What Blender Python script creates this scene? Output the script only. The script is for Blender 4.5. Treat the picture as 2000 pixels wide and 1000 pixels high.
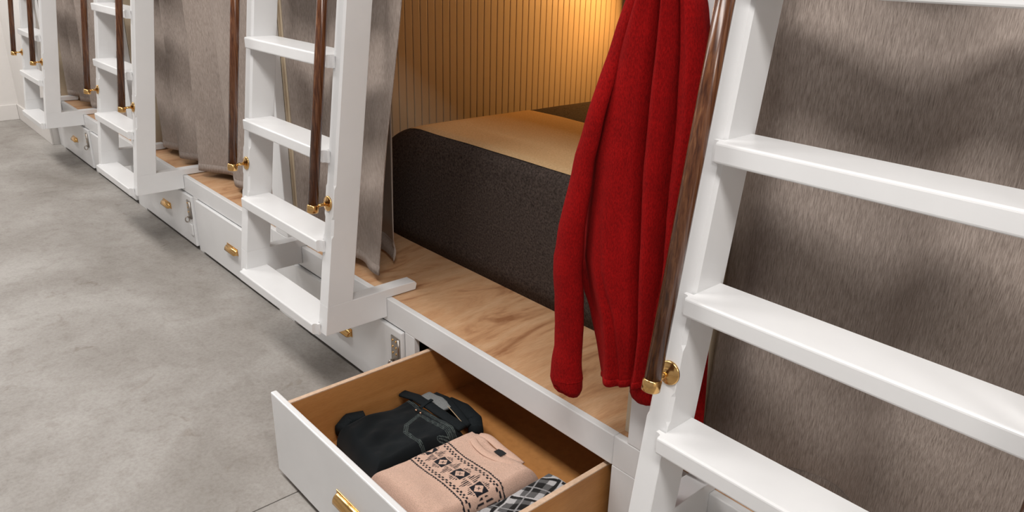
import bpy, bmesh, math, random
from mathutils import Vector, Matrix, noise

random.seed(7)
for o in list(bpy.data.objects): bpy.data.objects.remove(o)
scene = bpy.context.scene
C = scene.collection

# ------------------------------------------------------------------ camera, exposure, world, lights
cam_d = bpy.data.cameras.new('camera'); cam = bpy.data.objects.new('camera', cam_d); C.objects.link(cam)
cam_d.sensor_width = 36.0; cam_d.lens = 26.64; cam_d.clip_start = 0.02
YAW, PITCH, ROLL = 0.837537, 0.379432, 0.026053
_f = Vector((-math.sin(YAW)*math.cos(PITCH), math.cos(YAW)*math.cos(PITCH), -math.sin(PITCH)))
_r = Vector((math.cos(YAW), math.sin(YAW), 0)); _u = _r.cross(_f)
_r2 = _r*math.cos(ROLL) + _u*math.sin(ROLL); _u2 = _u*math.cos(ROLL) - _r*math.sin(ROLL)
mw = Matrix((( _r2.x, _u2.x, -_f.x, 0.0), (_r2.y, _u2.y, -_f.y, -1.352), (_r2.z, _u2.z, -_f.z, 1.6), (0, 0, 0, 1)))
cam.matrix_world = mw
scene.camera = cam
vs = scene.view_settings
vs.view_transform = 'Standard'; vs.look = 'None'; vs.exposure = 0.0; vs.gamma = 1.0; vs.use_curve_mapping = False
world = bpy.data.worlds.new('world'); scene.world = world; world.use_nodes = True
world.node_tree.nodes['Background'].inputs[0].default_value = (0.9, 0.93, 1.0, 1)
world.node_tree.nodes['Background'].inputs[1].default_value = 0.05

def area(name, loc, rot, sx, sy, power, col):
    l = bpy.data.lights.new(name, 'AREA'); l.shape = 'RECTANGLE'; l.size = sx; l.size_y = sy; l.energy = power; l.color = col
    o = bpy.data.objects.new(name, l); C.objects.link(o); o.location = loc; o.rotation_euler = rot
    return o
LAMP_X = (-7.4, -5.0, -2.6, -0.2, 2.2)
LAMP_Y = -1.20
for lx in LAMP_X:
    area('ceiling_lamp_light', (lx, LAMP_Y, 2.90), (0, 0, 0), 1.5, 0.50, 45, (1.0, 0.972, 0.945))

# ------------------------------------------------------------------ materials
def new_mat(name):
    m = bpy.data.materials.new(name); m.use_nodes = True
    nt = m.node_tree; b = nt.nodes['Principled BSDF']
    return m, nt, b
def coords(nt, scale=(1, 1, 1), rot=(0, 0, 0), kind='Object'):
    tc = nt.nodes.new('ShaderNodeTexCoord'); mp = nt.nodes.new('ShaderNodeMapping')
    mp.inputs['Scale'].default_value = scale; mp.inputs['Rotation'].default_value = rot
    nt.links.new(tc.outputs[kind], mp.inputs['Vector']); return mp.outputs['Vector']
def tex_noise(nt, vec, scale, detail=4, rough=0.6, dist=0.0):
    n = nt.nodes.new('ShaderNodeTexNoise'); n.inputs['Scale'].default_value = scale
    n.inputs['Detail'].default_value = detail; n.inputs['Roughness'].default_value = rough; n.inputs['Distortion'].default_value = dist
    nt.links.new(vec, n.inputs['Vector']); return n.outputs['Fac']
def ramp(nt, fac, stops):
    r = nt.nodes.new('ShaderNodeValToRGB'); e = r.color_ramp.elements
    while len(e) < len(stops): e.new(0.5)
    for i, (p, c) in enumerate(stops):
        e[i].position = p; e[i].color = (c[0], c[1], c[2], 1)
    nt.links.new(fac, r.inputs['Fac']); return r.outputs['Color']
def mixc(nt, a, b, fac, mode='MIX'):
    m = nt.nodes.new('ShaderNodeMix'); m.data_type = 'RGBA'; m.blend_type = mode
    for s, v in ((m.inputs[6], a), (m.inputs[7], b)):
        if isinstance(v, tuple): s.default_value = (v[0], v[1], v[2], 1)
        else: nt.links.new(v, s)
    if isinstance(fac, (int, float)): m.inputs[0].default_value = fac
    else: nt.links.new(fac, m.inputs[0])
    return m.outputs[2]
def bump(nt, b, h, strength=0.2, dist=0.01):
    n = nt.nodes.new('ShaderNodeBump'); n.inputs['Strength'].default_value = strength; n.inputs['Distance'].default_value = dist
    nt.links.new(h, n.inputs['Height']); nt.links.new(n.outputs['Normal'], b.inputs['Normal'])

def m_white(name, col, rough=0.32):
    m, nt, b = new_mat(name); v = coords(nt)
    n = tex_noise(nt, v, 6, 3)
    c = ramp(nt, n, [(0.3, tuple(x*0.96 for x in col)), (0.7, col)])
    nt.links.new(c, b.inputs['Base Color']); b.inputs['Roughness'].default_value = rough
    bump(nt, b, tex_noise(nt, v, 90, 2), 0.04, 0.002)
    return m
def m_plain(name, col, rough=0.5, metal=0.0):
    m, nt, b = new_mat(name); b.inputs['Base Color'].default_value = (*col, 1)
    b.inputs['Roughness'].default_value = rough; b.inputs['Metallic'].default_value = metal
    v = coords(nt); bump(nt, b, tex_noise(nt, v, 60, 2), 0.03, 0.002)
    return m
def m_wood(name, stops, stretch, rough=0.5, scale=6.0, dist=1.2, fine=60, finestretch=(1, 1, 1)):
    m, nt, b = new_mat(name); v = coords(nt, stretch)
    n = tex_noise(nt, v, scale, 5, 0.55, dist)
    c = ramp(nt, n, stops)
    v2 = coords(nt, finestretch); g = tex_noise(nt, v2, fine, 4, 0.6)
    c = mixc(nt, c, ramp(nt, g, [(0.3, (0.72, 0.68, 0.62)), (0.62, (1, 1, 1))]), 0.55, 'MULTIPLY')
    nt.links.new(c, b.inputs['Base Color']); b.inputs['Roughness'].default_value = rough
    bump(nt, b, g, 0.08, 0.002)
    return m
def m_cloth(name, dark, light, stretch, scale, rough=0.9, sheen=0.2, bstr=0.4, big=None):
    m, nt, b = new_mat(name); v = coords(nt, stretch)
    n = tex_noise(nt, v, scale, 5, 0.7)
    c = ramp(nt, n, [(0.33, dark), (0.67, light)])
    if big:
        g = tex_noise(nt, coords(nt), big, 3, 0.5)
        c = mixc(nt, c, ramp(nt, g, [(0.35, (0.8, 0.8, 0.8)), (0.65, (1, 1, 1))]), 0.8, 'MULTIPLY')
    nt.links.new(c, b.inputs['Base Color']); b.inputs['Roughness'].default_value = rough
    b.inputs['Sheen Weight'].default_value = sheen; b.inputs['Sheen Roughness'].default_value = 0.5
    b.inputs['Sheen Tint'].default_value = (*light, 1)
    b.inputs['Specular IOR Level'].default_value = 0.15
    bump(nt, b, n, bstr, 0.002)
    return m
def m_vcol(name, rough=0.9, nscale=500, bstr=0.4, sheen=0.15, var=0.25):
    m, nt, b = new_mat(name)
    a = nt.nodes.new('ShaderNodeVertexColor'); a.layer_name = 'pattern'
    n = tex_noise(nt, coords(nt), nscale, 3, 0.6)
    c = mixc(nt, a.outputs['Color'], ramp(nt, n, [(0.3, (1-var*2,)*3), (0.65, (1, 1, 1))]), 0.8, 'MULTIPLY')
    nt.links.new(c, b.inputs['Base Color']); b.inputs['Roughness'].default_value = rough
    b.inputs['Sheen Weight'].default_value = sheen; b.inputs['Specular IOR Level'].default_value = 0.15
    bump(nt, b, n, bstr, 0.0015)
    return m

WHITE = m_white('white_paint', (0.80, 0.80, 0.80), 0.28)
WALLW = m_white('white_wall', (0.82, 0.79, 0.76), 0.6)
GREYWALL = m_white('grey_wall', (0.44, 0.44, 0.45), 0.6)
PANEL = m_white('cream_board', (0.62, 0.51, 0.37), 0.45)
PLY = m_wood('fir_plywood', [(0.30, (0.36, 0.165, 0.075)), (0.44, (0.60, 0.34, 0.18)), (0.62, (0.68, 0.43, 0.25)), (0.8, (0.44, 0.22, 0.10))],
             (3.2, 0.75, 1), 0.5, 3.0, 1.4, 30, (12, 1, 1))
BIRCH = m_wood('drawer_plywood', [(0.3, (0.42, 0.175, 0.048)), (0.5, (0.50, 0.225, 0.068)), (0.75, (0.56, 0.265, 0.09))], (0.6, 0.6, 5), 0.5, 3, 0.5, 40, (1, 1, 14))
BIRCHE = m_wood('plywood_edge', [(0.3, (0.62, 0.42, 0.28)), (0.7, (0.74, 0.54, 0.40))], (1, 1, 9), 0.5, 8, 0.2, 80)
WALNUT = m_wood('dark_stained_wood', [(0.3, (0.045, 0.014, 0.006)), (0.5, (0.11, 0.038, 0.015)), (0.72, (0.22, 0.095, 0.04))], (26, 26, 0.5), 0.22, 7, 0.5, 120, (1, 1, 0.06))
BRASS = m_plain('polished_brass', (0.72, 0.44, 0.17), 0.2, 1.0)
STEEL = m_plain('nickel_steel', (0.42, 0.38, 0.34), 0.3, 1.0)
DARK = m_plain('dark_hole', (0.03, 0.025, 0.02), 0.8)
LINEN = m_cloth('grey_linen', (0.20, 0.160, 0.136), (0.50, 0.42, 0.37), (60, 60, 3.2), 12, 0.92, 0.05, 0.10, 3)
LINENB = m_cloth('curtain_lining', (0.34, 0.29, 0.25), (0.46, 0.41, 0.37), (60, 60, 3), 9, 0.92, 0.1, 0.2)
WOOL = m_cloth('charcoal_brown_felt', (0.016, 0.012, 0.010), (0.095, 0.072, 0.062), (1, 1, 1), 130, 0.95, 0.15, 0.6)
TAN = m_cloth('tan_felt', (0.52, 0.35, 0.18), (0.68, 0.48, 0.27), (1, 1, 1), 150, 0.95, 0.1, 0.4)
RED = m_cloth('red_wool_knit', (0.17, 0.0008, 0.0012), (0.37, 0.004, 0.004), (1.6, 1.6, 0.6), 230, 0.95, 0.10, 0.8, 14)
MAROON = m_cloth('maroon_wool', (0.07, 0.003, 0.004), (0.13, 0.008, 0.01), (1, 1, 1), 160, 0.95, 0.1, 0.5)
PILLOWM = m_cloth('beige_cotton', (0.50, 0.42, 0.33), (0.60, 0.52, 0.42), (1, 1, 1), 220, 0.9, 0.05, 0.2)
KNIT = m_vcol('patterned_knit'); PLAID = m_vcol('plaid_flannel'); DENIM = m_vcol('dark_denim', 0.85, 900, 0.4, 0.05, 0.35)
GREYK = m_cloth('grey_marl_knit', (0.05, 0.045, 0.04), (0.22, 0.19, 0.17), (1, 1, 1), 260, 0.95, 0.1, 0.6)
def m_emit(name, col, st):
    m, nt, b = new_mat(name); b.inputs['Emission Color'].default_value = (*col, 1); b.inputs['Emission Strength'].default_value = st
    return m
LAMPGLOW = m_emit('lamp_diffuser', (1.0, 0.97, 0.95), 2.0)
WARMGLOW = m_emit('warm_diffuser', (1.0, 0.66, 0.30), 4.0)
# concrete
CONC, nt, b = new_mat('polished_concrete'); v = coords(nt)
n1 = tex_noise(nt, v, 1.3, 6, 0.62, 0.4); n2 = tex_noise(nt, v, 14, 6, 0.7); n3 = tex_noise(nt, v, 5, 4, 0.6, 1.5)
c = ramp(nt, n1, [(0.3, (0.245, 0.222, 0.198)), (0.5, (0.325, 0.302, 0.278)), (0.70, (0.43, 0.41, 0.385))])
c = mixc(nt, c, ramp(nt, n2, [(0.28, (0.70, 0.66, 0.62)), (0.5, (1, 1, 1))]), 0.55, 'MULTIPLY')
c = mixc(nt, c, ramp(nt, n3, [(0.26, (0.62, 0.55, 0.48)), (0.36, (1, 1, 1))]), 0.6, 'MULTIPLY')
n4 = tex_noise(nt, v, 70, 4, 0.7)
c = mixc(nt, c, ramp(nt, n4, [(0.3, (0.78, 0.76, 0.74)), (0.55, (1, 1, 1)), (0.75, (1.12, 1.12, 1.12))]), 0.7, 'MULTIPLY')
nt.links.new(c, b.inputs['Base Color'])
nt.links.new(ramp(nt, n2, [(0.3, (0.62,)*3), (0.7, (0.48,)*3)]), b.inputs['Roughness'])
bump(nt, b, n2, 0.06, 0.003)

# ------------------------------------------------------------------ helpers
def setlab(o, label=None, cat=None, group=None, kind=None):
    if label: o['label'] = label
    if cat: o['category'] = cat
    if group: o['group'] = group
    if kind: o['kind'] = kind
    return o
def obj(name, bm, mat, parent=None, smooth=False, loc=(0, 0, 0)):
    if isinstance(bm, bmesh.types.BMesh):
        bmesh.ops.recalc_face_normals(bm, faces=bm.faces[:])
        me = bpy.data.meshes.new(name); bm.to_mesh(me); bm.free()
    else: me = bm
    if smooth:
        for p in me.polygons: p.use_smooth = True
    if mat and not me.materials: me.materials.append(mat)
    o = bpy.data.objects.new(name, me); C.objects.link(o); o.location = loc
    if parent: o.parent = parent
    return o
def empty(name, loc=(0, 0, 0)):
    o = bpy.data.objects.new(name, None); o.empty_display_size = 0.1; C.objects.link(o); o.location = loc; return o
def bevel_all(bm, w, seg=2, ang=0.5):
    es = [e for e in bm.edges if len(e.link_faces) == 2 and e.calc_face_angle(0) > ang]
    bmesh.ops.bevel(bm, geom=es, offset=w, segments=seg, profile=0.5, affect='EDGES', clamp_overlap=True)
def box(x0, x1, y0, y1, z0, z1, bev=0.0, bm=None):
    b2 = bmesh.new()
    bmesh.ops.create_cube(b2, size=1.0)
    for v in b2.verts:
        v.co = Vector(((x0+x1)/2 + v.co.x*(x1-x0), (y0+y1)/2 + v.co.y*(y1-y0), (z0+z1)/2 + v.co.z*(z1-z0)))
    if bev: bevel_all(b2, bev)
    if bm is None: return b2
    me = bpy.data.meshes.new('tmp'); b2.to_mesh(me); b2.free(); bm.from_mesh(me); bpy.data.meshes.remove(me); return bm
def prism(poly, axis, a, b, bev=0.0, seg=2):
    """extrude 2-D polygon; axis 'x': poly=(y,z), 'z': poly=(x,y)"""
    bm = bmesh.new()
    f = (lambda p, t: (t, p[0], p[1])) if axis == 'x' else (lambda p, t: (p[0], p[1], t))
    A = [bm.verts.new(f(p, a)) for p in poly]; B = [bm.verts.new(f(p, b)) for p in poly]
    bm.faces.new(A); bm.faces.new(B[::-1]); n = len(poly)
    for i in range(n): bm.faces.new((A[i], B[i], B[(i+1) % n], A[(i+1) % n]))
    bmesh.ops.recalc_face_normals(bm, faces=bm.faces[:])
    if bev: bevel_all(bm, bev, seg)
    return bm
def lathe(p0, p1, prof, n=20, bm=None):
    """prof: list of (t along p0->p1 in metres, radius)"""
    bm = bm or bmesh.new(); p0 = Vector(p0); d = (Vector(p1)-p0).normalized()
    a = d.orthogonal().normalized(); c = d.cross(a); rings = []
    for t, r in prof:
        rings.append([bm.verts.new(p0 + d*t + (a*math.cos(2*math.pi*i/n) + c*math.sin(2*math.pi*i/n))*max(r, 1e-4)) for i in range(n)])
    for R0, R1 in zip(rings, rings[1:]):
        for i in range(n): bm.faces.new((R0[i], R0[(i+1) % n], R1[(i+1) % n], R1[i]))
    bm.faces.new(rings[0][::-1]); bm.faces.new(rings[-1]); return bm
def loft(rings, cap=True):
    bm = bmesh.new(); V = [[bm.verts.new(p) for p in r] for r in rings]; n = len(V[0])
    for A, B in zip(V, V[1:]):
        for i in range(n): bm.faces.new((A[i], A[(i+1) % n], B[(i+1) % n], B[i]))
    if cap: bm.faces.new(V[0][::-1]); bm.faces.new(V[-1])
    return bm
def tube(pts, radii, n=14, flat=1.0):
    """swept tube along points with radius per point"""
    rings = []; pts = [Vector(p) for p in pts]
    for i, p in enumerate(pts):
        d = (pts[min(i+1, len(pts)-1)] - pts[max(i-1, 0)]).normalized()
        a = d.cross(Vector((0, 1, 0))).normalized(); c = a.cross(d)
        r = radii[i]
        rings.append([p + a*r*math.cos(2*math.pi*k/n) + c*r*flat*math.sin(2*math.pi*k/n) for k in range(n)])
    return loft(rings)
def interp(tab, t):
    if t <= tab[0][0]: return tab[0][1]
    for (a, va), (b_, vb) in zip(tab, tab[1:]):
        if t <= b_:
            s = (t-a)/(b_-a); s = s*s*(3-2*s) if False else s
            return va + (vb-va)*s
    return tab[-1][1]
def smooth(tab, n=200):
    return tab
def copy_tree(o, parent=None):
    c = o.copy(); C.objects.link(c); c.parent = parent
    for ch in o.children: copy_tree(ch, c)
    return c

# ------------------------------------------------------------------ room shell
RX0, RX1, RY0, RY1, RZ = -8.60, 3.4, -3.0, 2.16, 2.96
fl = empty('floor', (0, 0, 0)); setlab(fl, kind='structure')
obj('subfloor', box(RX0-.1, RX1+.1, RY0-.1, RY1+.1, -0.10, -0.012), DARK, fl)
JX = -1.89
obj('concrete_slab', box(RX0-.1, JX-.0022, RY0-.1, RY1+.1, -0.012, 0.0, 0.0012), CONC, fl)
obj('concrete_slab', box(JX+.0022, RX1+.1, RY0-.1, RY1+.1, -0.012, 0.0, 0.0012), CONC, fl)
def struct(name, bm, mat): return setlab(obj(name, bm, mat), kind='structure')
struct('wall_far', box(RX0-.1, RX0, RY0, RY1, 0, RZ), WALLW)
struct('wall_near', box(RX1, RX1+.1, RY0, RY1, 0, RZ), WALLW)
struct('wall_aisle', box(RX0, RX1, RY0-.1, RY0, 0, RZ), GREYWALL)
struct('wall_back', box(RX0, RX1, RY1, RY1+.1, 0, RZ), WALLW)
struct('ceiling', box(RX0, RX1, RY0, RY1, RZ, RZ+.1), GREYWALL)
struct('baseboard_far', prism([(RX0, RY0), (RX0+.016, RY0), (RX0+.016, -.062), (RX0, -.062)], 'z', 0, .145, .004), WALLW)
struct('wall_return', box(RX0, -7.285, -.045, .04, 0, RZ), WALLW)
struct('baseboard_return', box(RX0, -7.285, -.061, -.045, 0, .145, .004), WALLW)
for i, lx in enumerate(LAMP_X):
    t = empty('ceiling_light', (lx, LAMP_Y, RZ)); setlab(t, 'white rectangular ceiling light above the concrete aisle', 'ceiling light', 'ceiling lights above the aisle')
    obj('housing', box(-.80, .80, -.18, .18, -.045, -.001, .004), WHITE, t)

# ------------------------------------------------------------------ bunks
BP = 2.065
def cup_pull(parent, x, y, z):
    """brass bin pull: quarter-round hood open below, flat flange behind"""
    w, h, d, th = .062, .028, .024, .0025
    def sect(sc): 
        out = [(y - d*sc*math.sin(t/8*math.pi/2), z - .010 + h*sc*math.cos(t/8*math.pi/2)) for t in range(9)]
        inn = [(y - (d*sc-th)*math.sin(t/8*math.pi/2), z - .010 + (h*sc-th)*math.cos(t/8*math.pi/2)) for t in range(8, -1, -1)]
        return out + inn
    rings = []
    for xx, sc in ((-w, .72), (-w+.003, .92), (-w+.008, 1.0), (w-.008, 1.0), (w-.003, .92), (w, .72)):
        rings.append([(x+xx, a, b_) for a, b_ in sect(sc)])
    o = obj('cup_pull', loft(rings), BRASS, parent, True)
    for sx in (-1, 1):
        obj('pull_end', prism([(y, z-.010), (y, z-.010+h*.72)] + [(y - d*.72*math.sin(t/6*math.pi/2), z-.010+h*.72*math.cos(t/6*math.pi/2)) for t in range(1, 7)], 'x', x+sx*w-.001, x+sx*w+.001), BRASS, parent)
    obj('back_plate', box(x-.066, x+.066, y-.0028, y, z-.014, z+.022, .001), BRASS, parent)
    return o
def hasp(parent, x, y, z):
    bm = box(x-.024, x+.024, y-.005, y, z-.052, z+.052, .0025)
    o = obj('hasp_plate', bm, STEEL, parent)
    bm = bmesh.new()
    for dx, dz in ((-.012, .034), (.010, .034), (-.012, .008), (.010, .008), (-.012, -.018), (.010, -.018)):
        lathe((x+dx, y-.0052, z+dz), (x+dx, y-1, z+dz), [(0, .0042), (.0016, .0042), (.0024, .002)], 10, bm)
    obj('screw', bm, BRASS, parent)
    obj('hinge_knuckle', lathe((x+.027, y-.006, z-.05), (x+.027, y-.006, z+.06), [(0, .006), (.1, .006)], 12), STEEL, parent, True)
    ring = []
    for k in range(24):
        a = 2*math.pi*k/24; ring.append((x-.012 + .0*k, y-.012-.012*math.cos(a), z-.066+.016*math.sin(a)))
    bm = bmesh.new(); n = 8; R = []
    for k in range(24):
        a = 2*math.pi*k/24; cx = Vector((x-.010, y-.016-.011*math.cos(a), z-.060+.015*math.sin(a))); rad = Vector((0, -math.cos(a), math.sin(a)))
        R.append([bm.verts.new(cx + rad*.0036*math.cos(2*math.pi*i/n) + Vector((1, 0, 0))*.0036*math.sin(2*math.pi*i/n)) for i in range(n)])
    for k in range(24):
        for i in range(n): bm.faces.new((R[k][i], R[(k+1) % 24][i], R[(k+1) % 24][(i+1) % n], R[k][(i+1) % n]))
    obj('staple_ring', bm, STEEL, parent, True)
def drawer(parent, x0, x1, pull_x, opened=0.0, with_hasp=False, tag=False):
    """flush front; box behind. local coordinates of the bunk"""
    y = -opened
    dr = obj('drawer', box(x0+.004, x1-.004, y-.014, y+.006, .024, .314, .004), WHITE, parent)
    cup_pull(dr, pull_x, y-.014, .168)
    if opened:
        bx0, bx1, by1 = x0+.065, x1-.022, y+.82
        for n, sx in (('side_panel', bx0), ('side_panel', bx1-.016)):
            s = obj(n, box(sx, sx+.016, y+.006, by1, .085, .296), BIRCH, dr)
            obj('side_edge', box(sx, sx+.016, y+.006, by1, .296, .3005, .001), BIRCHE, dr)
        obj('back_panel', box(bx0+.016, bx1-.016, by1-.016, by1, .085, .27), BIRCH, dr)
        obj('inner_front', box(bx0+.016, bx1-.016, y+.006, y+.018, .085, .285), BIRCH, dr)
        obj('bottom_panel', box(bx0+.016, bx1-.016, y+.018, by1-.016, .088, .098), BIRCH, dr)
    if with_hasp: hasp(dr, x1-.042, y-.014, .236)
    if tag: obj('lock_tag', box(x1-.066, x1-.020, y-.022, y-.014, .085, .15, .006), WHITE, dr)
    return dr
def bunk(b, label, opened=0.0, beads=False, last=False, tag=False):
    t = empty('bunk_bed', (b, 0, 0)); setlab(t, label, 'bunk bed', 'built-in bunks along the wall')
    obj('front_stile', box(-.045, .11, 0, .022, 0, .318, .0015), WHITE, t)
    obj('front_stile', box(1.025, 1.085, 0, .022, 0, .318, .0015), WHITE, t)
    obj('front_rail', box(-.045, 2.0195, 0, .024, .318, .412, .003), WHITE, t)
    obj('deck', box(-.045, 2.0195, .024, 2.12, .390, .410), PLY, t)
    obj('post', box(0, .115, 0, .04, .4125, RZ-.002, .003), WHITE, t)
    pt = obj('partition', box(-.043, .12, .042, 2.12, .411, RZ-.002), PANEL, t)
    if beads:
        n = 49; p = .0418; y0 = .05
        me = None
        for k in range(n):
            ya = y0 + k*p
            if me is None:
                bm = box(0, .011, .0012, p-.0012, .412, 1.655, 0)
                es = [e for e in bm.edges if abs(e.verts[0].co.z-e.verts[1].co.z) > .5 and e.verts[0].co.x > .005]
                bmesh.ops.bevel(bm, geom=es, offset=.0035, segments=2, profile=.5, affect='EDGES')
                o = obj('bead_board', bm, PANEL, pt, False, (.1202, ya, 0)); me = o.data
            else: obj('bead_board', me, None, pt, False, (.1202, ya, 0))
    obj('upper_rail', box(.121, 2.019, .047, .087, 1.64, 1.90, .004), WHITE, t)
    obj('upper_deck', box(.121, 2.019, .087, 2.12, 1.66, 1.69), PANEL, t)
    obj('curtain_rod', lathe((.12, .13, 1.60), (2.015, .13, 1.60), [(0, .009), (1.89, .009)], 10), STEEL, t, True)
    obj('gap_shade_board', box(.11, 1.025, .05, .065, 0, .30), DARK, t)  # near-black board stands in for shade in the gap below the drawers
    if not opened: obj('gap_shade_board', box(1.085, 2.015, .05, .065, 0, .30), DARK, t)
    drawer(t, .113, 1.024, .60, 0, True, tag)
    drawer(t, 1.086, 2.019, 1.555, opened)
    return t
bA = bunk(-3.095, 'white built-in bunk with open drawer of clothes and warmly lit bed', .531, True)
bB = bunk(-1.03, 'white built-in bunk behind the ladder that stands by the red sweater')
bC = bunk(-5.16, 'white built-in bunk with closed drawers and drawn curtain beside the open-drawer bunk', tag=True)
bD = bunk(-7.225, 'white built-in bunk with closed drawers next to the far end wall')
# coat hook on the post that carries the sweater
hk = obj('coat_hook', lathe((.05, 0, 1.57), (.05, -1, 1.60), [(0, .016), (.004, .016), (.006, .006), (.06, .006), (.066, .011), (.074, .010), (.078, .004)], 14), BRASS, bB, True)

# ------------------------------------------------------------------ ladders
YF0, ZF0, SL, SD = -.253, .339, .131, .100
def yf(z): return YF0 + SL*(z-ZF0)
LW, ST = .722, .056
RUNG_Z = [.372, .677, .984, 1.288, 1.588]
def make_ladder():
    t = empty('ladder', (0, 0, 0))
    for x0 in (0, LW-ST):
        x1 = x0+ST
        rings = []
        zs = [.446, .69, .70, .757, .768, .862, .873, 1.2, 1.5, 1.84]
        for z in zs:
            d = abs(z-.815)
            c = .0012 if (d < .05 or z < .695) else .0070
            f, bk = yf(z), yf(z)+SD
            e = .002
            rings.append([(x0, f+c, z), (x0+c, f, z), (x1-c, f, z), (x1, f+c, z), (x1, bk-e, z), (x1-e, bk, z), (x0+e, bk, z), (x0, bk-e, z)])
        obj('side_rail', loft(rings), WHITE, t)
        zt = .446
        poly = [(yf(zt), zt), (YF0, .338), (-.001, .338), (-.001, .4132), (.128, .4132), (.134, .436), (.126, .446), (.08, .4465), (yf(zt)+SD, zt)]
        obj('foot_bracket', prism(poly, 'x', x0, x1, .002, 2), WHITE, t)
    for zr in RUNG_Z:
        f = yf(zr-.02); bk = yf(zr-.04)+SD-.006
        def half(xi, s):
            pts = [(xi, bk), (xi, f-.0006), (xi-s*.017, f-.0006), (xi-s*.017, f-.010)]
            for k in range(1, 5):
                a = k/4*math.pi/2
                pts.append((xi-s*.017+s*.014*math.sin(a), f-.010-.007*(1-math.cos(a))))
            pts += [(xi-s*.002, f-.026)]
            return pts
        L = half(ST, 1); R = half(LW-ST, -1)
        bm = prism(L + R[::-1], 'z', zr-.041, zr)
        es = [e for e in bm.edges if abs(e.verts[0].co.x-e.verts[1].co.x) > .3 and min(v.co.y for v in e.verts) < f-.02]
        bmesh.ops.bevel(bm, geom=es, offset=.0055, segments=3, profile=.5, affect='EDGES')
        obj('rung', bm, WHITE, t)
    d = Vector((0, SL, 1)).normalized()
    for xc in (ST*.62, LW-ST*.62):
        z0, z1 = .806, 1.81
        off = .058
        p0 = Vector((xc, yf(z0)-off, z0-.012)); p1 = Vector((xc, yf(z1)-off, z1))
        Ln = (p1-p0).length
        h = obj('handrail', lathe(p0+d*.012, p1, [(0, .0172), (Ln-.012, .0172)], 24), WALNUT, t, True)
        obj('ferrule', lathe(p0-d*.008, p1, [(0, .017), (.002, .0195), (.023, .0195), (.025, .018), (.027, .0175)], 24), BRASS, h, True)
        for zz, nm in ((z0, 'standoff'), (z1-.03, 'standoff')):
            q = Vector((xc, yf(zz)-.0005, zz)); nn = Vector((0, -1, SL*.0)).normalized()
            obj('standoff', lathe(q, q+nn, [(0, .006), (off-.012, .006)], 14), BRASS, h, True)
            obj('rosette', lathe(q, q+Vector((0, -1, SL)), [(0, .026), (.003, .026), (.005, .024), (.007, .017), (.010, .011), (.014, .007)], 28), BRASS, h, True)
    return t
lad = make_ladder()
LADS = [(-.828, 'white ladder standing right against the hanging red sweater'),
        (-2.904, 'white ladder between the open clothes drawer and a drawn grey curtain'),
        (-4.969, 'white ladder in front of the bunk whose drawers are all closed, between two drawn curtains'),
        (-7.015, 'white ladder closest to the plain far end wall')]
for i, (x, lb) in enumerate(LADS):
    o = lad if i == 0 else copy_tree(lad)
    o.location = (x, 0, 0); setlab(o, lb, 'ladder', 'bunk ladders')

# ------------------------------------------------------------------ curtains
def curtain(path, z0, z1, label, hem=True, nz=40, sub=6, wob=.010, lining=False):
    """path(u, v) -> (x, y) ; u 0..1 across, v 0..1 upwards"""
    nu = 160
    bm = bmesh.new(); G = []
    for j in range(nz+1):
        v = j/nz; row = []
        for i in range(nu+1):
            u = i/nu; x, y = path(u, v)
            w = noise.noise(Vector((x*5, v*3.0, y*4+z0))) * wob
            row.append(bm.verts.new((x, y + w, z0 + (z1-z0)*v)))
        G.append(row)
    for j in range(nz):
        for i in range(nu): bm.faces.new((G[j][i], G[j][i+1], G[j+1][i+1], G[j+1][i]))
    o = obj('curtain', bm, LINEN, None, True)
    md = o.modifiers.new('thickness', 'SOLIDIFY'); md.thickness = .003; md.offset = 0
    setlab(o, label, 'curtain', 'linen bunk curtains')
    # stitched hem: a folded band along the bottom edge
    bm = bmesh.new(); A = []; B = []
    for i in range(nu+1):
        u = i/nu; x, y = path(u, 0); x2, y2 = path(u, .035)
        A.append(bm.verts.new((x, y + noise.noise(Vector((x*5, 0, y*4+z0)))*wob - .0001, z0-.001)))
        B.append(bm.verts.new((x2, y2 + noise.noise(Vector((x2*5, .035*3, y2*4+z0)))*wob - .0001, z0+(z1-z0)*.035)))
    for i in range(nu): bm.faces.new((A[i], A[i+1], B[i+1], B[i]))
    h = obj('hem', bm, LINEN, o, True)
    md = h.modifiers.new('thickness', 'SOLIDIFY'); md.thickness = .006; md.offset = 0
    return o
def pleat(x0, x1, y, amp, n, ph, skew=.5, topamp=.6, x0t=None, x1t=None, irr=.35, seed=0):
    x0t = x0 if x0t is None else x0t; x1t = x1 if x1t is None else x1t
    def f(u, v):
        a = amp*(1 + (topamp-1)*v)
        th = 2*math.pi*n*(u + irr/n*noise.noise(Vector((u*n*.9, seed, v*.5)))) + ph
        x = (x0 + (x0t-x0)*v)*(1-u) + (x1 + (x1t-x1)*v)*u
        A2 = a*(.75 + .5*noise.noise(Vector((u*n*.7+9, seed+3, 0))))
        return x + skew*A2*math.sin(th+1.2), y + A2*math.cos(th) + .02*noise.noise(Vector((u*3, seed, v*1.2)))
    return f
curtain(pleat(-.900, 1.0, .125, .034, 4.6, 1.3, .5, .95, seed=2.3), .4515, 1.59, 'wide drawn grey linen curtain behind the ladder by the red sweater')
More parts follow.
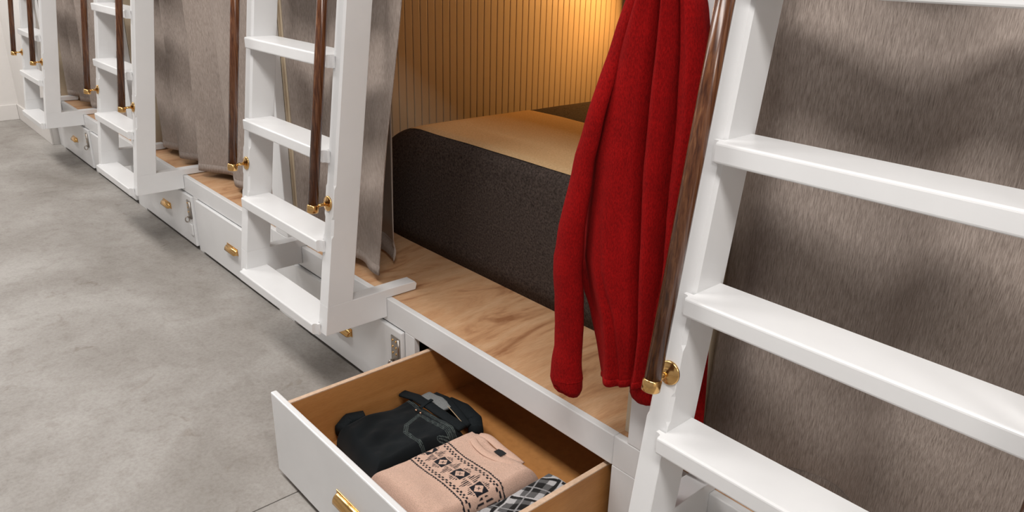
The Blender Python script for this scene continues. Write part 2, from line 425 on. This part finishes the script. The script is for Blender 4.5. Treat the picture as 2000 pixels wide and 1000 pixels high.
# bunk with open drawer: bunched to the side, its free edge curls back
def cA(u, v):
    xr = -2.305 + .225*v**1.1
    x = -2.955 + (xr+2.955)*u
    th = 2*math.pi*2.1*u + 2.7
    a = .030*(1-.3*v)*min(1, u*6)*(1-.85*u**2.5)
    return x + .5*a*math.sin(th+1.2)*(1-u**6), .050 + .045*min(1, u*4)*(1-u) + a*math.cos(th) + .012*math.sin(u*14+v*2)*u*(1-u)
cuA = curtain(cA, .4515, 1.59, 'grey linen curtain pushed aside from the lit bed, above the plywood ledge', wob=.008)
def sheet(name, pts, z0, z1, mat, parent, th=.004):
    bm = bmesh.new(); A = []; B = []
    for i, (x, y) in enumerate(pts):
        col = [bm.verts.new((x + .004*math.sin(j*.5), y + .005*math.sin(j*.5+i*.6), z0+(z1-z0)*j/12)) for j in range(13)]; A.append(col)
    for P_, Q_ in zip(A, A[1:]):
        for j in range(12): bm.faces.new((P_[j], Q_[j], Q_[j+1], P_[j+1]))
    o = obj(name, bm, mat, parent, True); md = o.modifiers.new('thickness', 'SOLIDIFY'); md.thickness = th
    return o
lp = [(-2.78, .17), (-2.72, .21), (-2.66, .235), (-2.60, .235), (-2.55, .235), (-2.50, .225), (-2.455, .215), (-2.435, .205)]
sheet('lining', lp, .505, 1.58, LINENB, cuA)
sheet('lining_hem', lp, .428, .508, LINEN, cuA, .006)
curtain(pleat(-5.00, -3.165, .125, .062, 5.0, .2, .95, .8, seed=6.1), .4515, 1.59, 'drawn grey linen curtain with deep pleats beside the pushed-aside curtain')
curtain(pleat(-7.06, -5.23, .135, .060, 5.0, 2.4, .9, .8, seed=8.7), .4515, 1.59, 'drawn grey linen curtain nearest the plain far wall')

# ------------------------------------------------------------------ beds
def mattress(name, x0, x1, y0, y1, zb, zt, mat, label, R=.23, left=True):
    rings = []
    N = 26
    R = .385
    xs = [x0 + R*k/16 for k in range(16)] + [x0+R + (x1-x0-R-.03)*k/N for k in range(N+1)] + [x1-.012, x1]
    for x in xs:
        d = max(0, x0+R-x); top = zt - 1.3*d*d
        if x > x1-.02: top -= .02
        ins = .02*(max(0, d/R))**3
        r = .05; ring = []
        ya, yb = y0+ins, y1-ins
        for k in range(9):
            a = math.pi/2*k/8; ring.append((x, ya + r - r*math.cos(a), max(top - r + r*math.sin(a), zb+.01)))
        for k in range(1, 12): ring.append((x, ya+r+(yb-ya-2*r)*k/12, max(top, zb+.01) + .004*noise.noise(Vector((x*4, k*.6, 0)))))
        for k in range(9):
            a = math.pi/2*k/8; ring.append((x, yb - r + r*math.sin(a), max(top - r + r*math.cos(a), zb+.01)))
        ring += [(x, yb-.004, zb), (x, (ya+yb)/2, zb), (x, ya+.004, zb)]
        for k in range(1, 6): ring.append((x, ya - .006*math.sin(math.pi*k/6), zb + (max(top-r, zb+.01)-zb)*k/6))
        rings.append(ring)
    o = obj(name, loft(rings), mat, None, True)
    return setlab(o, label, 'mattress')
mA = mattress('mattress', -2.935, -1.09, .405, 1.98, .411, .92, WOOL, 'thick mattress in dark felt cover on plywood deck above the open drawer')
def flatcloth(x0, x1, y0, y1, z, h, mat, parent, name):
    bm = bmesh.new(); nu, nv = 40, 24; G = []
    for j in range(nv+1):
        row = []
        for i in range(nu+1):
            u, v = i/nu, j/nv; x = x0+(x1-x0)*u; y = y0+(y1-y0)*v
            e = min(u*(x1-x0), (1-u)*(x1-x0), v*(y1-y0), (1-v)*(y1-y0)); t = min(1, e/.015)
            row.append(bm.verts.new((x, y, z - 1.3*max(0, -2.55-x)**2 + h*math.sqrt(max(0, 1-(1-t)**2)) + .003*noise.noise(Vector((x*4, y*4, 1))))))
        G.append(row)
    for j in range(nv):
        for i in range(nu): bm.faces.new((G[j][i], G[j][i+1], G[j+1][i+1], G[j+1][i]))
    return obj(name, bm, mat, parent, True)
flatcloth(-2.64, -1.11, .430, 1.095, .9175, .008, TAN, mA, 'tan_top')  # tan on the front part of the mattress top; the back stays dark
# pillow leaning against the back
def pillow(w, h, t):
    rings = []; n = 28
    bm = bmesh.new(); T = []; Bt = []
    for j in range(n+1):
        a = []; c = []
        for i in range(n+1):
            u, v = i/n*2-1, j/n*2-1
            th = t*(max(0, (1-u**4))*max(0, (1-v**4)))**.55
            k = 1 - .06*(u*u)*(1-v*v) - 0
            x, y = u*w/2*(1-.05*(1-abs(v))), v*h/2*(1-.05*(1-abs(u)))
            a.append(bm.verts.new((x, y, th))); c.append(a[-1] if (i in (0, n) or j in (0, n)) else bm.verts.new((x, y, -th*.8)))
        T.append(a); Bt.append(c)
    for j in range(n):
        for i in range(n):
            bm.faces.new((T[j][i], T[j][i+1], T[j+1][i+1], T[j+1][i])); bm.faces.new((Bt[j][i], Bt[j+1][i], Bt[j+1][i+1], Bt[j][i+1]))
    return bm
p = obj('pillow', pillow(.70, .46, .075), PILLOWM, None, True, (-2.10, 1.76, 1.165)); p.rotation_euler = (math.radians(50), 0, 0)
setlab(p, 'beige pillow leaning at the back of the warmly lit bed', 'pillow')
# reading lamp in the open bunk
rl = empty('reading_lamp', (-2.62, 2.118, 1.46)); setlab(rl, 'warm reading lamp on the back wall of the open bunk', 'lamp')
obj('housing', box(-.09, .09, -.035, 0, -.05, .05, .006), BRASS, rl)
obj('diffuser', box(-.08, .08, -.040, -.0355, -.042, .042, .002), WARMGLOW, rl)
a = area('reading_lamp_light', (0, -.045, 0), (math.radians(-62), 0, 0), .16, .08, 12, (1.0, .49, .14)); a.parent = rl
a.rotation_euler = (math.radians(-60), 0, 0)

# ------------------------------------------------------------------ red sweater on the hook
sw = empty('red_sweater', (-.98, -.06, 1.58)); setlab(sw, 'red knit sweater hanging on a hook beside the nearest handrail'.replace('the nearest', 'a dark wood'), 'sweater')
def rel(p): return (p[0]+.98, p[1]+.06, p[2]-1.58)
LT = [(.60, -1.092), (.70, -1.125), (.784, -1.160), (.85, -1.200), (.912, -1.232), (1.044, -1.240), (1.172, -1.222), (1.294, -1.190), (1.409, -1.150), (1.515, -1.100), (1.60, -1.03)]
RT = [(.60, -.915), (.784, -.905), (.912, -.900), (1.044, -.896), (1.172, -.893), (1.294, -.890), (1.409, -.905), (1.515, -.930), (1.60, -.965)]
C1 = [(.60, .62), (.78, .69), (.91, .70), (1.05, .68), (1.3, .60), (1.52, .58)]
C2 = [(.60, .86), (.91, .88), (1.3, .80), (1.52, .80)]
C0 = [(.60, .20), (.80, .22), (1.05, .16), (1.3, .12), (1.52, .10)]
rings = []
NZ = 70; NF = 70
for j in range(NZ+1):
    t = j/NZ; ring = []
    for i in range(NF+1):
        u = i/NF
        zb = .610 + .045*u + .004*math.sin(u*9)
        z = zb + (1.60-zb)*t
        L, R_ = interp(LT, z), interp(RT, z)
        x = L + (R_-L)*u
        rr = (max(0, 1-(2*u-1)**2))**.5
        c1, c2 = interp(C1, z), interp(C2, z)
        k1 = math.exp(-((u-c1)/.026)**2)*.045; k2 = math.exp(-((u-c2)/.024)**2)*.045
        hump = .032*math.exp(-((u-(c1-.28+.10*(z-.6)))/.15)**2) + .020*math.exp(-((u-(c1+c2)/2)/.06)**2) + .012*math.exp(-((u-.94)/.05)**2)
        k0 = .028*math.exp(-((u-.10)/.09)**2)*max(0, min(1, (z-.75)*5)) + .014*math.exp(-((u-interp(C0, z)-.25)/.035)**2)*max(0, min(1, (1.15-z)*3))
        y = -.030 - .040*rr**.6 - hump*min(1, rr*2) + (k1 + k2 + k0)*min(1, rr*1.5) + .005*noise.noise(Vector((u*6, z*5, 2)))
        ring.append(rel((x, min(y, -.006), z)))
    for i in range(NF, -1, -4):
        u = i/NF; zb = .610+.045*u; z = zb + (1.60-zb)*t
        L, R_ = interp(LT, z), interp(RT, z)
        ring.append(rel((L+(R_-L)*u, -.004, z)))
    rings.append(ring)
obj('body', loft(rings), RED, sw, True)
# turned hem
pts = []; rr_ = []
for i in range(0, 61):
    u = i/60; zb = .600 + .048*u + .004*math.sin(u*9)
    k = int(u*NF)
    q = rings[0][min(k, NF)]
    pts.append(Vector(q) + Vector((0, -.001, .006))); rr_.append(.006)
bm = bmesh.new()
R = []
for i, q in enumerate(pts):
    R.append([q + Vector((0, .004*math.cos(2*math.pi*k/8), .010*math.sin(2*math.pi*k/8))) for k in range(8)])
obj('hem', loft(R), RED, sw, True)
def sleeve(pts, rad, cuff):
    # densify
    P = []; Rd = []
    for (a, ra), (b_, rb) in zip(list(zip(pts, rad)), list(zip(pts, rad))[1:]):
        for k in range(6):
            s = k/6; q = Vector(a).lerp(Vector(b_), s)
            w = Vector((noise.noise(q*14), noise.noise(q*14+Vector((3, 3, 3))), 0))*.004
            P.append(Vector(rel(q+w))); Rd.append(ra+(rb-ra)*s)
    P.append(Vector(rel(pts[-1]))); Rd.append(rad[-1])
    s = obj('sleeve', tube(P, Rd, 18, .75), RED, sw, True)
    cp, cr = cuff
    obj('cuff', tube([Vector(rel(q)) for q in cp], cr, 18, .7), RED, s, True)
sleeve([(-1.055, -.070, 1.56), (-1.090, -.088, 1.41), (-1.114, -.104, 1.295), (-1.146, -.104, 1.174), (-1.171, -.102, 1.04), (-1.188, -.095, .911), (-1.185, -.082, .757), (-1.184, -.082, .66), (-1.186, -.082, .600), (-1.186, -.082, .572), (-1.181, -.082, .552)],
       [.017, .018, .021, .026, .033, .041, .042, .041, .046, .049, .044], ([(-1.182, -.082, .556), (-1.180, -.082, .545), (-1.177, -.082, .536), (-1.175, -.082, .531)], [.0455, .042, .032, .020]))
sleeve([(-.925, -.030, .95), (-.935, -.034, .85), (-.950, -.037, .76), (-.962, -.040, .70), (-.966, -.040, .64), (-.966, -.040, .61)], [.022, .028, .034, .036, .040, .036],
       ([(-.966, -.040, .612), (-.965, -.040, .60), (-.963, -.040, .588)], [.037, .032, .018]))
bp = [(-.925, -.022), (-.90, -.026), (-.87, -.034), (-.835, -.030), (-.812, -.026)]
bm = bmesh.new(); cols_ = []
for i, (x, y) in enumerate(bp):
    cols_.append([bm.verts.new(rel((x + (.018 if i == 4 else 0)*(1-j/12) - .05*(j/12)**2, y, .47 + .75*j/12))) for j in range(13)])
for P_, Q_ in zip(cols_, cols_[1:]):
    for j in range(12): bm.faces.new((P_[j], Q_[j], Q_[j+1], P_[j+1]))
o = obj('back_panel', bm, RED, sw, True); md = o.modifiers.new('thickness', 'SOLIDIFY'); md.thickness = .005

# ------------------------------------------------------------------ folded clothes in the open drawer
def garment(name, quad, zb, h, mat, parent, colfn, nu, nv, edge=.03, hfn=None, seed=0):
    """folded cloth: quad = 4 (x,y) corners; rounded top; coloured by colfn(x, y, u, v)"""
    bm = bmesh.new(); G = []; cols = {}
    q = [Vector(p) for p in quad]
    for j in range(nv+1):
        row = []
        for i in range(nu+1):
            u, v = i/nu, j/nv
            p = (q[0]*(1-u)+q[1]*u)*(1-v) + (q[3]*(1-u)+q[2]*u)*v
            W = (q[1]-q[0]).length; D = (q[3]-q[0]).length
            e = min(u*W, (1-u)*W, v*D, (1-v)*D); t = min(1, e/edge)
            z = zb + h*math.sqrt(max(0, 1-(1-t)**2))
            z += (.006*noise.noise(Vector((p.x*9, p.y*9, seed))) + .0025*noise.noise(Vector((p.x*30, p.y*30, seed))))*t
            if hfn: z += hfn(p.x, p.y, u, v)*t
            wob = Vector((noise.noise(Vector((p.x*8, p.y*8, seed+5))), noise.noise(Vector((p.x*8, p.y*8, seed+9)))))*.006
            row.append(bm.verts.new((p.x+wob.x, p.y+wob.y, z)))
        G.append(row)
    for j in range(nv):
        for i in range(nu): bm.faces.new((G[j][i], G[j][i+1], G[j+1][i+1], G[j+1][i]))
    base = []
    rim = [G[0][i] for i in range(nu+1)] + [G[j][nu] for j in range(1, nv+1)] + [G[nv][i] for i in range(nu-1, -1, -1)] + [G[j][0] for j in range(nv-1, 0, -1)]
    bm.faces.new(rim[::-1])
    o = obj(name, bm, mat, parent, True)
    if colfn:
        ca = o.data.color_attributes.new('pattern', 'FLOAT_COLOR', 'POINT')
        for idx in range((nu+1)*(nv+1)):
            j, i = divmod(idx, nu+1); u, v = i/nu, j/nv
            p = (q[0]*(1-u)+q[1]*u)*(1-v) + (q[3]*(1-u)+q[2]*u)*v
            c = colfn(p.x, p.y, u, v); ca.data[idx].color = (c[0], c[1], c[2], 1)
    return o
DZ = .099
# patterned knit sweater ------------------------------------------------
CREAM = (.74, .50, .39); INK = (.012, .012, .018)
def knit_col(x, y, u, v):
    yc, hw = -.248, .068
    t = (y - yc - .004*math.sin(x*26))/hw          # -1..1 across the band
    s = x + 1.60
    at = abs(t)
    if at > 1.06: return CREAM
    if at > .93:                                   # saw-tooth border line
        saw = abs(((s/.0095) % 1)-.5)*2
        return INK if at > .96 - .0*saw and at < 1.0 + .06*saw else CREAM
    if .66 < at < .86:                             # two rows of staggered dashes
        row = 1 if at > .76 else 0
        ph = (s/.0155 + .5*row) % 1
        return INK if ph < .5 and abs(at-(.81 if row else .71)) < .045 else CREAM
    if at <= .62:
        P = .080; ph = ((s+.023)/P) % 1; d = (ph-.5)*P   # metres from motif centre
        ty = t*hw
        if abs(d) < .021 and abs(ty) < .021:             # dark square with a light lozenge
            if abs(d)+abs(ty)*.9 < .0165: 
                return INK if (abs(abs(d)-abs(ty)) < .0016 and abs(d) < .005) else CREAM
            return INK
        dd = P/2-abs(d)                                    # distance from the gap centre
        if dd < .017 and abs(ty) < .041:                   # striped triangles between squares
            lim = .004 + .036*(1-dd/.017)
            if .004 < abs(ty) < lim+.003 and ((d if d > 0 else d+P)/.0062) % 1 < .5: return INK
        if abs(d) < .018 and .024 < abs(ty) < .024 + .016*(1-abs(d)/.02) and ((d+.1)/.0062) % 1 < .5: return INK
    return CREAM
def knit_h(x, y, u, v):
    h = .018*math.exp(-((x+1.45)/.10)**2 - ((y+.40)/.06)**2)
    h -= .010*math.exp(-((x+1.45)/.06)**4 - ((y+.085)/.026)**4)
    h += .012*math.exp(-((x+1.52)/.03)**2 - ((y+.07)/.025)**2)
    return h
ks = empty('knit_sweater', (-1.45, -.25, DZ)); setlab(ks, 'folded pale pink knit sweater with black geometric band, in the open drawer', 'sweater')
o = garment('body', [(-1.612, -.452), (-1.304, -.455), (-1.297, -.045), (-1.600, -.060)], DZ+.012, .088, KNIT, ks, knit_col, 230, 290, .034, knit_h, 1)
o.location = (1.45, .25, -DZ)
def arc_tube(pts, r, n=10, m=6):
    P = [Vector(p) for p in pts]; Q = []
    for k in range(len(P)-1):
        p0, p1, p2, p3 = P[max(k-1, 0)], P[k], P[k+1], P[min(k+2, len(P)-1)]
        for t in range(m):
            u = t/m
            Q.append(.5*((2*p1) + (p2-p0)*u + (2*p0-5*p1+4*p2-p3)*u*u + (3*p1-p0-3*p2+p3)*u**3))
    Q.append(P[-1]); rings = []
    for i, q in enumerate(Q):
        d = (Q[min(i+1, len(Q)-1)]-Q[max(i-1, 0)]).normalized(); a_ = d.cross(Vector((0, 0, 1))).normalized(); c_ = a_.cross(d)
        rings.append([q + (a_*math.cos(2*math.pi*k/n)*1.9 + c_*math.sin(2*math.pi*k/n)*.6)*r for k in range(n)])
    return loft(rings)
CREAMM = m_cloth('pale_pink_rib', (.58, .38, .29), (.76, .52, .41), (1, 1, 1), 400, .9, .1, .5)
cl = obj('collar', arc_tube([(-1.552, -.075, .188), (-1.540, -.106, .196), (-1.505, -.122, .199), (-1.455, -.128, .200), (-1.41, -.116, .199), (-1.375, -.092, .196), (-1.362, -.066, .186)], .0065), CREAMM, ks, True); cl.location = (1.45, .25, -DZ)
cl = obj('back_neck', arc_tube([(-1.548, -.076, .190), (-1.515, -.066, .196), (-1.45, -.068, .192), (-1.40, -.066, .188), (-1.362, -.066, .184)], .0075), CREAMM, ks, True); cl.location = (1.45, .25, -DZ)
cl = obj('collar_label', box(-1.452, -1.420, -.098, -.074, .1935, .195, .0005), m_plain('black_label', (.012, .012, .014), .8), ks); cl.location = (1.45, .25, -DZ)
# jeans ------------------------------------------------------------------
NAVY = (.0075, .0105, .0125); STI = (.10, .125, .12)
def seg_d(px, py, a, b):
    ax, ay = a; bx, by = b; dx, dy = bx-ax, by-ay
    t = max(0, min(1, ((px-ax)*dx+(py-ay)*dy)/(dx*dx+dy*dy))); return math.hypot(px-ax-dx*t, py-ay-dy*t)
POCK = [[(-1.77, -.152), (-1.752, -.214)], [(-1.752, -.214), (-1.716, -.240)], [(-1.716, -.240), (-1.614, -.236)], [(-1.77, -.150), (-1.611, -.132)], [(-1.63, -.17), (-1.618, -.142)], [(-1.88, -.128), (-1.62, -.118)]]
def jean_col(x, y, u, v):
    n = noise.noise(Vector((x*11, y*11, 4)))
    k = 1 + .6*n
    c = (NAVY[0]*k, NAVY[1]*k, NAVY[2]*k)
    for a, b_ in POCK:
        d = seg_d(x, y, a, b_)
        if d < .0012 or abs(d-.0055) < .0011: return STI if noise.noise(Vector((x*400, y*400, 0))) > -.35 else c
    return c
def jean_h(x, y, u, v):
    return .014*math.exp(-((u-.05)/.10)**2)*math.sin(v*7) + .005*math.sin(u*6+v*3) + .006*noise.noise(Vector((x*26, y*14, 9))) + .003*math.sin(x*90+y*30)*math.exp(-((v-.15)/.2)**2)
jn = empty('jeans', (-1.76, -.2, DZ)); setlab(jn, 'folded dark denim jeans with pocket stitching, in the open drawer', 'jeans')
o = garment('body', [(-1.885, -.395), (-1.618, -.415), (-1.608, -.075), (-1.895, -.095)], DZ, .088, DENIM, jn, jean_col, 150, 190, .035, jean_h, 3)
o.location = (1.76, .2, -DZ)
# waistband with belt loop, inside facing and leather edge
def strip(pts, w, h, n=24):
    rings = []; P = [Vector(p) for p in pts]; Q = []
    for a, b_ in zip(P, P[1:]):
        for k in range(8): Q.append(a.lerp(b_, k/8))
    Q.append(P[-1])
    for i, p_ in enumerate(Q):
        d = (Q[min(i+1, len(Q)-1)]-Q[max(i-1, 0)]).normalized(); s = Vector((-d.y, d.x, 0)).normalized()
        p_ = p_ + Vector((0, 0, .003*noise.noise(p_*20)))
        ring = []
        for k in range(12):
            a = 2*math.pi*k/12; ca, sa = math.cos(a), math.sin(a)
            ring.append(p_ + s*(w/2)*math.copysign(abs(ca)**.5, ca) + Vector((0, 0, 1))*(h/2)*math.copysign(abs(sa)**.6, sa))
        rings.append(ring)
    return loft(rings)
def add_strip(name, pts, w, h, mat, parent, base):
    o = obj(name, strip(pts, w, h), mat, parent, True); o.location = tuple(-c for c in base); return o
DEN2 = m_cloth('black_denim', (.006, .008, .010), (.014, .018, .020), (1, 1, 1), 400, .85, .05, .3)
GREYC = m_cloth('grey_lining', (.16, .17, .17), (.24, .25, .25), (1, 1, 1), 300, .9, .05, .2)
STIM = m_plain('tan_stitch', (.42, .30, .18), .7)
B0 = (-1.76, -.2, DZ)
add_strip('waistband', [(-1.912, -.122, .186), (-1.85, -.105, .193), (-1.75, -.100, .193), (-1.66, -.092, .189), (-1.618, -.088, .184)], .036, .012, DEN2, jn, B0)
add_strip('waist_lining', [(-1.865, -.060, .178), (-1.80, -.055, .188), (-1.735, -.064, .188)], .046, .010, GREYC, jn, B0)
add_strip('rear_waistband', [(-1.85, -.030, .176), (-1.79, -.026, .185), (-1.70, -.045, .185), (-1.63, -.058, .176)], .026, .012, DEN2, jn, B0)
add_strip('rear_fold', [(-1.80, -.010, .150), (-1.72, -.004, .160), (-1.65, -.012, .158), (-1.615, -.035, .150)], .05, .05, DEN2, jn, B0)
add_strip('waist_stitch', [(-1.84, -.0445, .1840), (-1.73, -.056, .1915), (-1.65, -.068, .184)], .0025, .003, STIM, jn, B0)
add_strip('belt_loop', [(-1.795, -.080, .200), (-1.790, -.105, .2015), (-1.785, -.135, .197)], .013, .005, DEN2, jn, B0)
bm = bmesh.new()
for px, py in ((-1.787, -.150), (-1.765, -.148)): lathe((px, py, .190), (px, py, 1), [(0, .004), (.005, .004), (.006, .002)], 10, bm)
obj('rivet', bm, m_plain('copper_rivet', (.75, .48, .34), .3, 1.0), jn, True).location = tuple(-c for c in B0)
add_strip('folded_leg', [(-1.893, -.375, .150), (-1.905, -.335, .168), (-1.890, -.285, .165)], .045, .045, DEN2, jn, B0)
# plaid shirt --------------------------------------------------------------
def plaid_col(x, y, u, v):
    a = (x*.92 + y*.38 + .006*noise.noise(Vector((x*20, y*20, 0))))/.11; c = (y*.92 - x*.38 + .006*noise.noise(Vector((x*20, y*20, 7))))/.11
    fa, fc = a % 1, c % 1
    da, dc = (fa < .42), (fc < .42)
    base = .010 if (da and dc) else (.12 if (da or dc) else .52)
    if abs(fa-.66) < .045 or abs(fc-.66) < .045: base = .012
    if abs(fa-.74) < .022 or abs(fc-.74) < .022: base = .60
    if abs(fa-.16) < .02 or abs(fc-.16) < .02: base = .35
    return (base, base*.98, base*.99)
pl = garment('plaid_shirt', [(-1.288, -.45), (-1.132, -.45), (-1.132, -.02), (-1.283, -.03)], DZ, .112, PLAID, None, plaid_col, 130, 250, .030,
             lambda x, y, u, v: .010*math.sin(x*40+y*9)*.6, 6)
setlab(pl, 'folded black and white plaid flannel shirt, in the open drawer', 'shirt')
gk = garment('grey_jumper', [(-1.80, -.500), (-1.135, -.500), (-1.135, -.466), (-1.80, -.466)], DZ, .060, GREYK, None, None, 60, 20, .015, None, 8)
setlab(gk, 'dark grey marled jumper tucked behind the open drawer front', 'jumper')
